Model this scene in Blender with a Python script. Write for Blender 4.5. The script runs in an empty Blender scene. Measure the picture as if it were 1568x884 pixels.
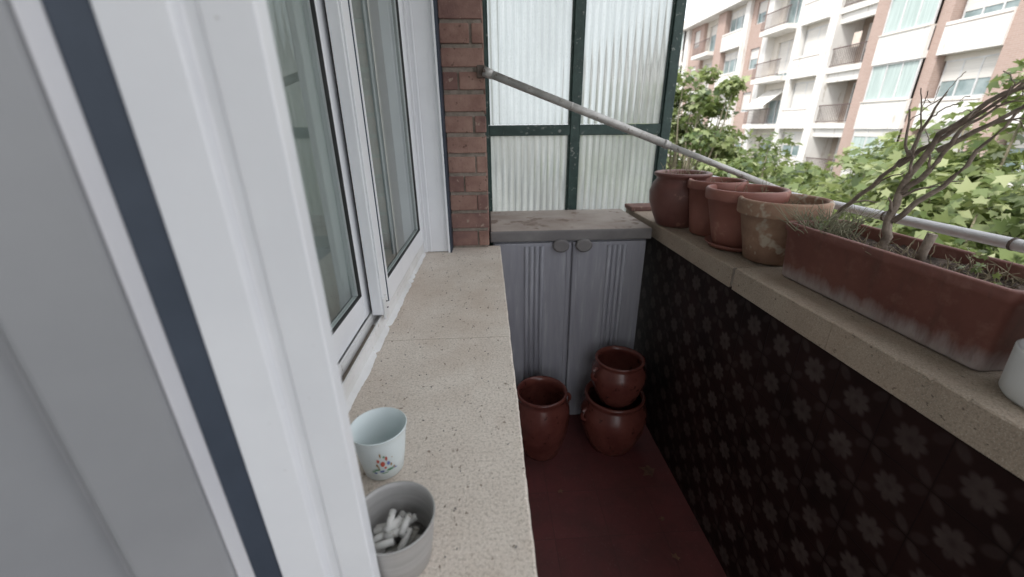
import bpy, bmesh, math, random
import numpy as np
from mathutils import Vector, Matrix
random.seed(7); np.random.seed(7)
S=bpy.context.scene
COL=S.collection
FL=-1.38      # balcony floor (camera at origin)
GR=-11.4      # street level
SILL=-0.4525
COP=-0.39

# ---------------------------------------------------------------- materials
def newmat(name):
    m=bpy.data.materials.new(name); m.use_nodes=True
    nt=m.node_tree; b=nt.nodes['Principled BSDF']
    return m,nt,b
def N(nt,t,**k):
    n=nt.nodes.new(t)
    for a,v in k.items(): setattr(n,a,v)
    return n
def lk(nt,a,b): nt.links.new(a,b)
def Mt(nt,op,a,b=None,c=None):
    n=nt.nodes.new('ShaderNodeMath'); n.operation=op
    for i,v in enumerate((a,b,c)):
        if v is None: continue
        if isinstance(v,(int,float)): n.inputs[i].default_value=v
        else: nt.links.new(v,n.inputs[i])
    return n.outputs[0]
def coords(nt,scale=(1,1,1)):
    tc=N(nt,'ShaderNodeTexCoord'); mp=N(nt,'ShaderNodeMapping')
    mp.inputs['Scale'].default_value=scale
    lk(nt,tc.outputs['Object'],mp.inputs['Vector']); return mp.outputs[0]
def noise(nt,vec,scale,detail=6,rough=.6):
    n=N(nt,'ShaderNodeTexNoise'); n.inputs['Scale'].default_value=scale
    n.inputs['Detail'].default_value=detail; n.inputs['Roughness'].default_value=rough
    if vec is not None: lk(nt,vec,n.inputs['Vector'])
    return n.outputs['Fac']
def ramp(nt,fac,stops):
    r=N(nt,'ShaderNodeValToRGB'); e=r.color_ramp.elements
    while len(e)<len(stops): e.new(.5)
    for i,(p,c) in enumerate(stops):
        e[i].position=p; e[i].color=(*c,1) if len(c)==3 else c
    lk(nt,fac,r.inputs[0]); return r.outputs[0]
def mixc(nt,fac,a,b):
    m=N(nt,'ShaderNodeMix',data_type='RGBA')
    for s,v in ((m.inputs[0],fac),(m.inputs[6],a),(m.inputs[7],b)):
        if isinstance(v,(int,float)): s.default_value=v
        elif isinstance(v,tuple): s.default_value=(*v,1)
        else: lk(nt,v,s)
    return m.outputs[2]
def bumpn(nt,b,h,strength=.3,dist=.01):
    bn=N(nt,'ShaderNodeBump'); bn.inputs['Strength'].default_value=strength
    bn.inputs['Distance'].default_value=dist
    lk(nt,h,bn.inputs['Height']); lk(nt,bn.outputs[0],b.inputs['Normal'])
def pmat(name,c1,c2,scale=8,rough=.6,bump=.2,bscale=60,metal=0,stretch=(1,1,1),dist=.004,lo=.35,hi=.65,spec=.5,speck=None):
    m,nt,b=newmat(name); v=coords(nt,stretch)
    f=noise(nt,v,scale); c=ramp(nt,f,[(lo,c1),(hi,c2)])
    if speck:
        sc,col,th=speck
        f3=noise(nt,v,sc,3,.7); k=ramp(nt,f3,[(th,(0,0,0)),(th+.06,(1,1,1))])
        c=mixc(nt,k,c,col)
    lk(nt,c,b.inputs['Base Color'])
    b.inputs['Roughness'].default_value=rough; b.inputs['Metallic'].default_value=metal
    b.inputs['Specular IOR Level'].default_value=spec
    if bump>0: bumpn(nt,b,noise(nt,v,bscale,5,.7),bump,dist)
    return m
WHITE=pmat('white_lacquer',(.75,.76,.785),(.81,.82,.84),6,.35,.03,200,speck=(95,(.38,.35,.33),.725))
WHITE2=pmat('white_lacquer_worn',(.66,.655,.64),(.78,.78,.78),9,.42,.1,120,speck=(30,(.38,.34,.30),.64))
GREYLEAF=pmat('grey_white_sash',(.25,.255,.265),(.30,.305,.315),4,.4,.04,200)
LEAFLIT=pmat('sash_bevel_lit',(.55,.55,.58),(.6,.6,.62),4,.35,.04,200)  # lit copy of the grey sash, bevel highlight put into the colour
GASKET=pmat('rubber_gasket',(.028,.040,.060),(.042,.056,.080),12,.6,.1,80)
BLACK=pmat('black_rubber',(.02,.02,.02),(.04,.04,.04),12,.6,.1,80)
BRICK=pmat('pillar_brick',(.235,.130,.105),(.36,.225,.18),14,.85,.7,130,speck=(60,(.14,.08,.06),.62))
BRICKD=pmat('pillar_brick_dark',(.18,.098,.085),(.29,.17,.14),14,.85,.7,130,speck=(40,(.36,.27,.22),.62))
MORTAR=pmat('mortar',(.20,.17,.14),(.32,.27,.23),40,.95,.6,150)
CAB=pmat('cabinet_grey_plastic',(.27,.27,.305),(.33,.33,.365),5,.5,.15,60,stretch=(8,8,.8),speck=(5,(.37,.37,.40),.6))
LID=pmat('cabinet_lid',(.29,.225,.19),(.45,.39,.35),4,.65,.3,40,speck=(9,(.20,.14,.11),.57))
LIDE=pmat('cabinet_lid_edge',(.17,.16,.16),(.22,.21,.205),9,.6,.15,80,spec=.3)
GREEN=pmat('green_painted_iron',(.012,.035,.03),(.03,.065,.055),20,.5,.4,90,speck=(45,(.2,.22,.2),.62))
TERRA=pmat('terracotta_plastic',(.21,.078,.058),(.28,.115,.088),7,.55,.12,80,speck=(14,(.34,.17,.12),.60))
TERRA2=pmat('terracotta_dark',(.125,.048,.040),(.18,.078,.064),7,.45,.15,80,speck=(18,(.26,.13,.1),.62))
TERRAW=pmat('terracotta_weathered',(.22,.12,.08),(.37,.24,.165),9,.85,.4,70,speck=(14,(.44,.37,.29),.56))
GLAZE=pmat('glazed_red_clay',(.095,.026,.021),(.15,.048,.037),9,.24,.12,25,speck=(30,(.05,.015,.012),.62))
SOIL=pmat('potting_soil',(.035,.024,.018),(.14,.10,.075),60,.95,1.,120,dist=.01,speck=(80,(.28,.23,.18),.60))
GALV=pmat('galvanised_tube',(.38,.37,.35),(.56,.545,.52),20,.4,.2,80,metal=.25,speck=(60,(.25,.22,.19),.62))
RAILM=pmat('white_rail_paint',(.56,.56,.57),(.68,.68,.70),14,.35,.1,80,speck=(70,(.3,.28,.25),.66))
RUST=pmat('rusty_bracket',(.06,.05,.045),(.14,.10,.08),60,.8,.4,90)
BARK=pmat('grey_bark',(.16,.125,.10),(.34,.28,.23),40,.9,.6,120)
TRUNK=pmat('plane_bark',(.16,.14,.10),(.34,.30,.22),6,.9,.5,30)
TWIG=pmat('dry_twig',(.16,.13,.08),(.34,.29,.20),40,.9,.2,120)
TWIGG=pmat('green_grey_twig',(.17,.18,.11),(.32,.30,.21),40,.9,.2,120)
ALU=pmat('spun_aluminium',(.38,.37,.36),(.46,.45,.44),12,.5,.1,90,metal=.3,stretch=(1,1,14))
CUP=pmat('pale_aqua_plastic',(.68,.75,.755),(.72,.785,.79),6,.35,.02,80)
PAPER=pmat('cigarette_paper',(.62,.61,.59),(.74,.73,.70),60,.8,.1,120,speck=(120,(.4,.37,.33),.6))
ASH=pmat('ash',(.10,.09,.09),(.30,.29,.28),90,.95,.5,150)
WALLP=pmat('painted_render_wall',(.50,.48,.45),(.58,.56,.53),5,.85,.3,60)
CEIL=pmat('painted_ceiling',(.58,.57,.55),(.64,.63,.61),5,.85,.1,60)
CURT=pmat('curtain_cloth',(.46,.505,.49),(.56,.60,.58),3,.9,.1,60,stretch=(1,6,.3))
WHITEP=pmat('white_plastic',(.66,.66,.66),(.74,.74,.74),8,.4,.05,80,speck=(20,(.35,.3,.25),.68))
DEADLEAF=pmat('dead_leaf',(.10,.05,.035),(.2,.10,.06),30,.8,.3,90)

def stone(name,c1,c2,pore,spk=(.42,.365,.31),lite=(.82,.765,.69),pth=.66):
    m,nt,b=newmat(name); v=coords(nt)
    c=ramp(nt,noise(nt,v,7,6,.65),[(.3,c1),(.68,c2)])
    g=noise(nt,v,230,3,.75)
    c=mixc(nt,ramp(nt,g,[(.48,(0,0,0)),(.64,(.9,.9,.9))]),c,spk)
    g2=noise(nt,v,420,2,.6)
    c=mixc(nt,ramp(nt,g2,[(.54,(0,0,0)),(.68,(.7,.7,.7))]),c,lite)
    vv=coords(nt,(1,.6,1)); p=noise(nt,vv,110,3,.6)
    pk=ramp(nt,p,[(pth,(0,0,0)),(pth+.04,(.9,.9,.9))])
    c=mixc(nt,pk,c,pore)
    st=ramp(nt,noise(nt,v,3.2,5,.7),[(.46,(0,0,0)),(.72,(.55,.55,.55))])
    c=mixc(nt,st,c,(.44,.33,.25))
    lk(nt,c,b.inputs['Base Color']); b.inputs['Roughness'].default_value=.85
    h=Mt(nt,'SUBTRACT',Mt(nt,'MULTIPLY',g,.5),pk); bumpn(nt,b,h,.6,.003)
    return m
STONE=stone('travertine_sill',(.60,.525,.455),(.71,.64,.565),(.26,.205,.16))
COPE=stone('stone_coping',(.31,.245,.19),(.44,.36,.285),(.13,.10,.08),(.24,.20,.16),(.54,.47,.39))

def schlick(nt,f0=.04,k=.9):
    lw=N(nt,'ShaderNodeLayerWeight'); lw.inputs[0].default_value=.5
    return Mt(nt,'ADD',f0,Mt(nt,'MULTIPLY',Mt(nt,'POWER',lw.outputs['Facing'],4.6),k))
def tilewall():
    m,nt,b=newmat('floral_ceramic_tile')
    tc=N(nt,'ShaderNodeTexCoord'); sp=N(nt,'ShaderNodeSeparateXYZ'); lk(nt,tc.outputs['Object'],sp.inputs[0])
    T=.114
    pu=Mt(nt,'DIVIDE',Mt(nt,'ADD',sp.outputs[1],5.0),T); pv=Mt(nt,'DIVIDE',Mt(nt,'ADD',sp.outputs[2],5.033),T)
    u=Mt(nt,'SUBTRACT',Mt(nt,'FRACT',pu),.5); v=Mt(nt,'SUBTRACT',Mt(nt,'FRACT',pv),.5)
    r=Mt(nt,'SQRT',Mt(nt,'ADD',Mt(nt,'MULTIPLY',u,u),Mt(nt,'MULTIPLY',v,v)))
    th=Mt(nt,'ARCTAN2',v,u)
    R=Mt(nt,'ADD',.19,Mt(nt,'MULTIPLY',.075,Mt(nt,'ABSOLUTE',Mt(nt,'COSINE',Mt(nt,'MULTIPLY',th,4.)))))
    def step(x,w=.05):
        mr=N(nt,'ShaderNodeMapRange'); mr.interpolation_type='SMOOTHSTEP'; lk(nt,x,mr.inputs[0]); mr.inputs[1].default_value=-w; mr.inputs[2].default_value=w
        return mr.outputs[0]
    fl=step(Mt(nt,'SUBTRACT',R,r)); ctr=step(Mt(nt,'SUBTRACT',r,.05))
    fl=Mt(nt,'MULTIPLY',fl,Mt(nt,'ADD',.55,Mt(nt,'MULTIPLY',ctr,.45)))
    u2=Mt(nt,'SUBTRACT',Mt(nt,'FRACT',Mt(nt,'ADD',pu,.5)),.5); v2=Mt(nt,'SUBTRACT',Mt(nt,'FRACT',Mt(nt,'ADD',pv,.5)),.5)
    s=Mt(nt,'MULTIPLY',Mt(nt,'ADD',u2,v2),.707); t=Mt(nt,'MULTIPLY',Mt(nt,'SUBTRACT',u2,v2),.707)
    def leaf(a,c):
        e1=Mt(nt,'DIVIDE',Mt(nt,'SUBTRACT',Mt(nt,'ABSOLUTE',a),.20),.14); e2=Mt(nt,'DIVIDE',c,.085)
        d=Mt(nt,'SQRT',Mt(nt,'ADD',Mt(nt,'MULTIPLY',e1,e1),Mt(nt,'MULTIPLY',e2,e2)))
        return step(Mt(nt,'SUBTRACT',1.,d),.35)
    lf=Mt(nt,'MAXIMUM',leaf(s,t),Mt(nt,'MULTIPLY',leaf(t,s),.55))
    mask=Mt(nt,'MAXIMUM',fl,Mt(nt,'MULTIPLY',lf,.62))
    vec=coords(nt); w=noise(nt,vec,35,4,.6); w2=noise(nt,vec,6,4,.6)
    mask=Mt(nt,'MULTIPLY',mask,Mt(nt,'MULTIPLY',Mt(nt,'ADD',.25,Mt(nt,'MULTIPLY',w,.8)),Mt(nt,'ADD',.25,Mt(nt,'MULTIPLY',w2,1.3))))
    gx=Mt(nt,'MAXIMUM',Mt(nt,'ABSOLUTE',u),Mt(nt,'ABSOLUTE',v)); gr=step(Mt(nt,'SUBTRACT',gx,.490),.006)
    base=ramp(nt,noise(nt,vec,5),[(.35,(.011,.0052,.0046)),(.65,(.023,.010,.009))])
    c=mixc(nt,mask,base,(.088,.068,.063)); c=mixc(nt,Mt(nt,'MULTIPLY',gr,.6),c,(.007,.005,.005))
    lk(nt,c,b.inputs['Base Color']); b.inputs['Roughness'].default_value=.55; b.inputs['Specular IOR Level'].default_value=.12
    bumpn(nt,b,Mt(nt,'SUBTRACT',Mt(nt,'MULTIPLY',w,.2),gr),.3,.002)
    return m
TILE=tilewall()
def floormat():
    m,nt,b=newmat('red_floor_tile'); v=coords(nt)
    br=N(nt,'ShaderNodeTexBrick'); lk(nt,v,br.inputs['Vector'])
    br.offset=0; br.inputs['Scale'].default_value=1; br.inputs['Brick Width'].default_value=.2; br.inputs['Row Height'].default_value=.2
    br.inputs['Mortar Size'].default_value=.0016; br.inputs['Mortar Smooth'].default_value=.5
    br.inputs['Color1'].default_value=(.125,.038,.038,1); br.inputs['Color2'].default_value=(.145,.045,.045,1); br.inputs['Mortar'].default_value=(.095,.036,.035,1)
    c=mixc(nt,ramp(nt,noise(nt,v,7,6,.7),[(.40,(0,0,0)),(.72,(.8,.8,.8))]),br.outputs['Color'],(.075,.036,.034))
    c=mixc(nt,ramp(nt,noise(nt,v,90,4,.7),[(.6,(0,0,0)),(.72,(.5,.5,.5))]),c,(.18,.10,.09))
    lk(nt,c,b.inputs['Base Color']); b.inputs['Roughness'].default_value=.5; b.inputs['Specular IOR Level'].default_value=.25
    bumpn(nt,b,Mt(nt,'SUBTRACT',Mt(nt,'MULTIPLY',noise(nt,v,60),.2),Mt(nt,'MULTIPLY',br.outputs['Fac'],.4)),.3,.002)
    return m
FLOORM=floormat()
def glassmat():
    m=bpy.data.materials.new('window_glass'); m.use_nodes=True; nt=m.node_tree; nt.nodes.clear()
    o=N(nt,'ShaderNodeOutputMaterial'); mx=N(nt,'ShaderNodeMixShader'); t=N(nt,'ShaderNodeBsdfTransparent'); g=N(nt,'ShaderNodeBsdfGlossy')
    t.inputs[0].default_value=(.86,.90,.885,1); g.inputs[0].default_value=(.9,.93,.92,1); g.inputs['Roughness'].default_value=.03
    lk(nt,schlick(nt,.13,.87),mx.inputs[0]); lk(nt,t.outputs[0],mx.inputs[1]); lk(nt,g.outputs[0],mx.inputs[2]); lk(nt,mx.outputs[0],o.inputs[0])
    return m
GLASS=glassmat()
RP=.033
def ribbed():
    m=bpy.data.materials.new('ribbed_obscure_glass'); m.use_nodes=True; nt=m.node_tree; nt.nodes.clear()
    o=N(nt,'ShaderNodeOutputMaterial'); tr=N(nt,'ShaderNodeBsdfTranslucent'); g=N(nt,'ShaderNodeBsdfGlossy'); tp=N(nt,'ShaderNodeBsdfRefraction')
    v=coords(nt,(1,1,.05)); f=noise(nt,v,90,5,.7)
    v2=coords(nt,(1,1,.35)); f2=noise(nt,v2,5,6,.65)
    c=ramp(nt,f,[(.35,(.56,.60,.59)),(.7,(.80,.83,.82))]); c=mixc(nt,ramp(nt,f2,[(.44,(0,0,0)),(.66,(.75,.75,.75))]),c,(.44,.45,.43))
    tc=N(nt,'ShaderNodeTexCoord'); sp=N(nt,'ShaderNodeSeparateXYZ'); lk(nt,tc.outputs['Object'],sp.inputs[0])
    ph=Mt(nt,'ABSOLUTE',Mt(nt,'SUBTRACT',Mt(nt,'FRACT',Mt(nt,'DIVIDE',Mt(nt,'ADD',sp.outputs[0],3*RP),RP)),.5))
    gr=ramp(nt,ph,[(.20,(0,0,0)),(.48,(1,1,1))])  # groove stripes: rib shading painted into the glass colour
    f3=noise(nt,coords(nt,(1,1,.12)),14,4,.6)
    c=mixc(nt,Mt(nt,'MULTIPLY',gr,Mt(nt,'ADD',.12,Mt(nt,'MULTIPLY',f3,.7))),c,(.33,.355,.35))
    f4=ramp(nt,noise(nt,coords(nt,(1,1,1)),220,3,.6),[(.58,(0,0,0)),(.70,(.55,.55,.55))]); c=mixc(nt,f4,c,(.36,.35,.31))
    lk(nt,c,tr.inputs[0]); g.inputs['Roughness'].default_value=.18
    tp.inputs[0].default_value=(.82,.88,.87,1); tp.inputs['Roughness'].default_value=.2; tp.inputs['IOR'].default_value=1.25
    m1=N(nt,'ShaderNodeMixShader'); m1.inputs[0].default_value=.27; lk(nt,tr.outputs[0],m1.inputs[1]); lk(nt,tp.outputs[0],m1.inputs[2])
    m2=N(nt,'ShaderNodeMixShader'); lk(nt,schlick(nt),m2.inputs[0]); lk(nt,m1.outputs[0],m2.inputs[1]); lk(nt,g.outputs[0],m2.inputs[2])
    lk(nt,m2.outputs[0],o.inputs[0]); return m
RIB=ribbed()
def leafmat(name,cs):
    m=bpy.data.materials.new(name); m.use_nodes=True; nt=m.node_tree; nt.nodes.clear()
    o=N(nt,'ShaderNodeOutputMaterial'); d=N(nt,'ShaderNodeBsdfPrincipled'); t=N(nt,'ShaderNodeBsdfTranslucent'); mx=N(nt,'ShaderNodeMixShader')
    at=N(nt,'ShaderNodeAttribute',attribute_name='shade')
    c=ramp(nt,at.outputs['Fac'],cs); lk(nt,c,d.inputs['Base Color']); d.inputs['Roughness'].default_value=.4
    lk(nt,mixc(nt,.5,c,(.46,.54,.16)),t.inputs[0]); mx.inputs[0].default_value=.36
    lk(nt,d.outputs[0],mx.inputs[1]); lk(nt,t.outputs[0],mx.inputs[2]); lk(nt,mx.outputs[0],o.inputs[0]); return m
LEAF=leafmat('plane_tree_leaf',[(0,(.035,.065,.02)),(.5,(.16,.215,.075)),(1,(.42,.46,.24))])

# ---------------------------------------------------------------- mesh helpers
def group(name):
    e=bpy.data.objects.new(name,None); COL.objects.link(e); return e
def mk(name,verts,faces,mat,parent=None,smooth=False,bevel=0,seg=2):
    me=bpy.data.meshes.new(name); me.from_pydata([tuple(v) for v in verts],[],faces); me.update()
    bm=bmesh.new(); bm.from_mesh(me); bmesh.ops.recalc_face_normals(bm,faces=bm.faces); bm.to_mesh(me); bm.free()
    if smooth:
        for p in me.polygons: p.use_smooth=True
    ob=bpy.data.objects.new(name,me); COL.objects.link(ob); me.materials.append(mat)
    if parent: ob.parent=parent
    if bevel:
        b=ob.modifiers.new('b','BEVEL'); b.width=bevel; b.segments=seg; b.limit_method='ANGLE'
    return ob
BF=[(0,3,2,1),(4,5,6,7),(0,1,5,4),(1,2,6,5),(2,3,7,6),(3,0,4,7)]
def bv(x0,x1,y0,y1,z0,z1): return [(x0,y0,z0),(x1,y0,z0),(x1,y1,z0),(x0,y1,z0),(x0,y0,z1),(x1,y0,z1),(x1,y1,z1),(x0,y1,z1)]
def box(name,x0,x1,y0,y1,z0,z1,mat,parent=None,bevel=0): return mk(name,bv(x0,x1,y0,y1,z0,z1),BF,mat,parent,bevel=bevel)
class Acc:
    def __init__(s): s.d={}
    def add(s,key,mat,vs,fs):
        k=s.d.setdefault(key,[mat,[],[]]); o=len(k[1]); k[1]+=vs; k[2]+=[tuple(i+o for i in f) for f in fs]
    def box(s,key,mat,*a): s.add(key,mat,bv(*a),BF)
    def build(s,parent,bevel=0):
        for k,(m,v,f) in s.d.items(): mk(k,v,f,m,parent,bevel=bevel)
def extr(name,pts,z0,z1,mat,parent=None,bevel=0):
    n=len(pts); vs=[(x,y,z0) for x,y in pts]+[(x,y,z1) for x,y in pts]
    fs=[tuple(range(n)),tuple(range(n,2*n))]+[(i,(i+1)%n,n+(i+1)%n,n+i) for i in range(n)]
    return mk(name,vs,fs,mat,parent,bevel=bevel)
def lathe(name,prof,c,mat,parent=None,seg=56,sub=0,wob=0):
    vs=[];fs=[];n=len(prof)
    for i in range(seg):
        a=2*math.pi*i/seg; w=1+wob*math.sin(2*a+c[0]*30)
        for r,z in prof: vs.append((c[0]+r*w*math.cos(a),c[1]+r*w*math.sin(a),c[2]+z))
    for i in range(seg):
        j=(i+1)%seg
        for k in range(n-1): fs.append((i*n+k,j*n+k,j*n+k+1,i*n+k+1))
    me=bpy.data.meshes.new(name); me.from_pydata(vs,[],fs)
    bm=bmesh.new(); bm.from_mesh(me); bmesh.ops.remove_doubles(bm,verts=bm.verts,dist=1e-5)
    bmesh.ops.dissolve_degenerate(bm,edges=bm.edges,dist=1e-6); bmesh.ops.recalc_face_normals(bm,faces=bm.faces); bm.to_mesh(me); bm.free()
    for p in me.polygons: p.use_smooth=True
    ob=bpy.data.objects.new(name,me); COL.objects.link(ob); me.materials.append(mat)
    if parent: ob.parent=parent
    return ob
def tubes(name,paths,mat,parent=None,seg=8):
    vs=[];fs=[]
    for pts,rad in paths:
        pts=[Vector(p) for p in pts]; o=len(vs); n=len(pts)
        if not isinstance(rad,(list,tuple)): rad=[rad]*n
        for i,p in enumerate(pts):
            d=(pts[min(i+1,n-1)]-pts[max(i-1,0)]).normalized()
            up=Vector((0,0,1)) if abs(d.z)<.9 else Vector((1,0,0))
            a=d.cross(up).normalized(); b=d.cross(a)
            for k in range(seg):
                t=2*math.pi*k/seg; vs.append(p+(a*math.cos(t)+b*math.sin(t))*rad[i])
        for i in range(n-1):
            for k in range(seg):
                fs.append((o+i*seg+k,o+i*seg+(k+1)%seg,o+(i+1)*seg+(k+1)%seg,o+(i+1)*seg+k))
        fs.append(tuple(o+k for k in range(seg))); fs.append(tuple(o+(n-1)*seg+k for k in range(seg)))
    return mk(name,vs,fs,mat,parent,smooth=True)
def wiggle(p0,p1,n,amp):
    p0=Vector(p0);p1=Vector(p1); out=[]
    for i in range(n+1):
        t=i/n; j=Vector([random.uniform(-1,1)*amp for _ in range(3)]) if 0<i<n else Vector((0,0,0))
        out.append(p0.lerp(p1,t)+j)
    return out
# ---------------------------------------------------------------- own building shell
own=group('own_apartment_building')
box('wall_beyond',-.6,-.17,1.62,6,GR,5,WALLP,own)
box('wall_lintel',-.6,-.30,-4,1.62,.95,5,WALLP,own)
box('wall_behind_camera',-.6,-.36,-4,-.9,FL,.95,WALLP,own)
box('wall_base',-.6,.9,-4,6,GR,FL-.25,WALLP,own)
vs=[];fs=[];ys=np.arange(-.5,1.62,.008)
for i,y in enumerate(ys):
    x=-.385+.009*math.sin(y*60+1.5*math.sin(y*9))+.003*math.sin(y*170)
    vs+=[(x,y,FL+.4),(x,y,.95)]
for i in range(len(ys)-1): fs.append((2*i,2*i+1,2*i+3,2*i+2))
mk('room_curtain',vs,fs,CURT,own,smooth=True)
box('room_back',-2.6,-2.5,-2,2,FL,.95,WALLP,own)
box('balcony_ceiling',-.3,1.02,-1.2,2.16,1.28,1.48,CEIL)
box('balcony_floor',-.2,.80,-1.2,2.16,FL-.2,FL,FLOORM)
box('under_sill_wall',-.33,.02,.225,1.618,FL,SILL-.04,WALLP,own)

# ---------------------------------------------------------------- sill
def slab(name,x0,x1,ylist,z0,z1,mat,parent=None,rag=.0006,rightrag=True):
    g=parent
    for a,b in zip(ylist[:-1],ylist[1:]):
        ys=list(np.arange(a+.0006,b-.0006,.005))+[b-.0006]
        vs=[];fs=[]
        jx=0; cz=.003
        for i,y in enumerate(ys):
            jx=.8*jx+random.uniform(-1,1)*rag*.5
            ch=random.random()<.05
            cz=.6*cz+.4*random.uniform(.0015,.0045)
            jr=jx
            c2=cz+(.003 if ch else 0)
            xr0,xr1=(x0,x1+jr) if rightrag else (x0+jr,x1)
            if rightrag: vs+=[(xr0,y,z0),(xr0,y,z1),(xr1-c2,y,z1),(xr1,y,z1-c2),(xr1,y,z0)]
            else: vs+=[(xr0,y,z0),(xr0,y,z1-c2),(xr0+c2,y,z1),(xr1,y,z1),(xr1,y,z0)]
        for i in range(len(ys)-1):
            for k in range(5): fs.append((i*5+k,i*5+(k+1)%5,(i+1)*5+(k+1)%5,(i+1)*5+k))
        fs.append((0,1,2,3,4)); o=(len(ys)-1)*5; fs.append((o,o+1,o+2,o+3,o+4))
        mk(name,vs,fs,mat,g)
sillg=group('window_sill')
slab('stone_slab',-.262,.040,[.21,.83,1.618],SILL-.045,SILL,STONE,sillg)
box('bed_mortar',-.33,.035,.21,1.618,SILL-.05,SILL-.002,MORTAR,sillg)
vs=[];fs=[];ys=np.arange(.28,1.53,.009); e=0
for y in ys:
    e=.7*e+random.uniform(-.0014,.0014)
    vs+=[(-.262,y,SILL+.0015),(-.251+e-(.006 if random.random()<.05 else 0),y,SILL+.0010),(-.262,y,SILL+.009)]
for i in range(len(ys)-1): fs+=[(i*3+2,i*3+1,i*3+4,i*3+5)]
mk('paint_and_putty_bead',vs,fs,WHITE2,sillg)

# ---------------------------------------------------------------- sliding window
win=group('sliding_window')
ZB=-.404; ZT=.93
box('frame_bottom',-.335,-.262,.28,1.56,SILL-.003,ZB-.022,WHITE2,win,.002)
box('track_outer',-.2655,-.262-.0005,.28,1.56,ZB-.022,ZB-.006,WHITE2,win)
box('track_mid',-.287,-.283,.28,1.56,ZB-.022,ZB+.002,WHITE2,win)
box('track_inner',-.320,-.316,.28,1.56,ZB-.022,ZB+.006,WHITE2,win)
box('track_dirt',-.282,-.267,.285,.86,ZB-.0222,ZB-.0205,MORTAR,win)
def sash(p,y0,y1,xa,xb,sl,sr,zb):
    box(p+'_stile_near',xa,xb,y0,y0+sl,zb,ZT,WHITE,win,.0025)
    box(p+'_stile_far',xa,xb,y1-sr,y1,zb,ZT,WHITE,win,.0025)
    box(p+'_rail_bottom',xa+.001,xb-.001,y0+sl,y1-sr,zb,zb+.058,WHITE,win,.0025)
    xm=(xa+xb)/2
    a,b=y0+sl-.002,y1-sr+.002
    mk(p+'_glass',[(xm,a,zb+.056),(xm,b,zb+.056),(xm,b,ZT),(xm,a,ZT)],[(0,1,2,3)],GLASS,win)
    for a,b in ((y0+sl,y0+sl+.003),(y1-sr-.003,y1-sr)):
        box(p+'_gasket',xm+.003,xb-.002,a,b,zb+.058,ZT,BLACK,win)
    box(p+'_gasket_low',xm+.003,xb-.002,y0+sl+.003,y1-sr-.003,zb+.058,zb+.0605,BLACK,win)
sash('inner_sash',.20,.925,-.314,-.290,.06,.078,ZB)
sash('outer_sash',.865,1.535,-.281,-.257,.088,.062,ZB)
box('stile_lip',-.257,-.253,.868,.885,ZB,ZT,WHITE,win,.001)
box('stile_groove_strip',-.2572,-.2555,.926,.931,ZB+.01,ZT,GASKET,win)
box('brush_strip',-.2885,-.2825,.885,.90,ZB,ZT,BLACK,win)
box('guide_block',-.2565,-.250,.868,.900,ZB-.012,ZB+.04,WHITEP,win,.002)
for z in (ZB+.012,ZB+.028): lathe('guide_screw',[(0,.0015),(.003,.001),(.003,0)],(-.2492,.885,z),BLACK,win,seg=10)
box('jamb_frame',-.335,-.250,1.540,1.562,SILL,ZT,WHITE,win,.002)
box('jamb_panel',-.250,-.166,1.545,1.560,SILL+.002,ZT,WHITE,win,.001)
box('jamb_ridge',-.238,-.232,1.541,1.546,SILL+.002,ZT,WHITE,win,.001)
box('shutter_guide',-.166,-.159,1.525,1.600,SILL+.001,ZT,WHITE,win,.001)
box('guide_rubber',-.159,-.153,1.528,1.600,SILL+.001,ZT,GASKET,win)
box('jamb_back',-.335,-.16,1.562,1.62,SILL,ZT,WHITE2,win)

# ---------------------------------------------------------------- near door frame and open leaf
df=group('balcony_door_frame')
extr('frame_post',[(-.12,.274),(-.12,.259),(-.149,.2585),(-.152,.263),(-.160,.263),(-.163,.257),(-.1975,.252),(-.1975,.274)],FL,1.2,WHITE,df,.0012)
extr('rubber_seal',[(-.1978,.2535),(-.213,.243),(-.213,.27),(-.1978,.27)],FL,1.2,GASKET,df,.0015)
extr('leaf_bevel_lit',[(-.2133,.2435),(-.2172,.2345),(-.2195,.2345),(-.2195,.27),(-.2133,.27)],FL,1.2,LEAFLIT,df,.0012)  # bevel of the leaf, its bright streak painted by a lighter material
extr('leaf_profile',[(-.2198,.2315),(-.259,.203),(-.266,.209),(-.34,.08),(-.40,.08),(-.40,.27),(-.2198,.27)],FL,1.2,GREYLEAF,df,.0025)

# ---------------------------------------------------------------- brick pillar
bp=group('brick_pillar')
box('mortar_core',-.150,-.010,1.602,2.10,FL,1.28,MORTAR,bp)
ac=Acc(); z=SILL+.010; k=0
while z<1.2:
    h=.058+random.uniform(-.002,.002)
    segs=[(-.152,-.006)] if k%2 else [(-.152,-.052),(-.044,-.006)]
    if k%5==3: segs=[(-.152,-.10),(-.092,-.006)]
    for a,b in segs:
        j=random.uniform(-.003,.003)
        m=(('bricks',BRICK) if random.random()<.65 else ('bricks_dark',BRICKD))
        ac.box(*m,a+random.uniform(-.002,.001),b+random.uniform(-.001,.004),1.594+j,1.69,z,z+h)
    ac.box('bricks_side',BRICK,-.02,-.004+random.uniform(-.001,.001),1.70,1.93,z,z+h)
    z+=.0715; k+=1
ac.build(bp,.003)

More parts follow.
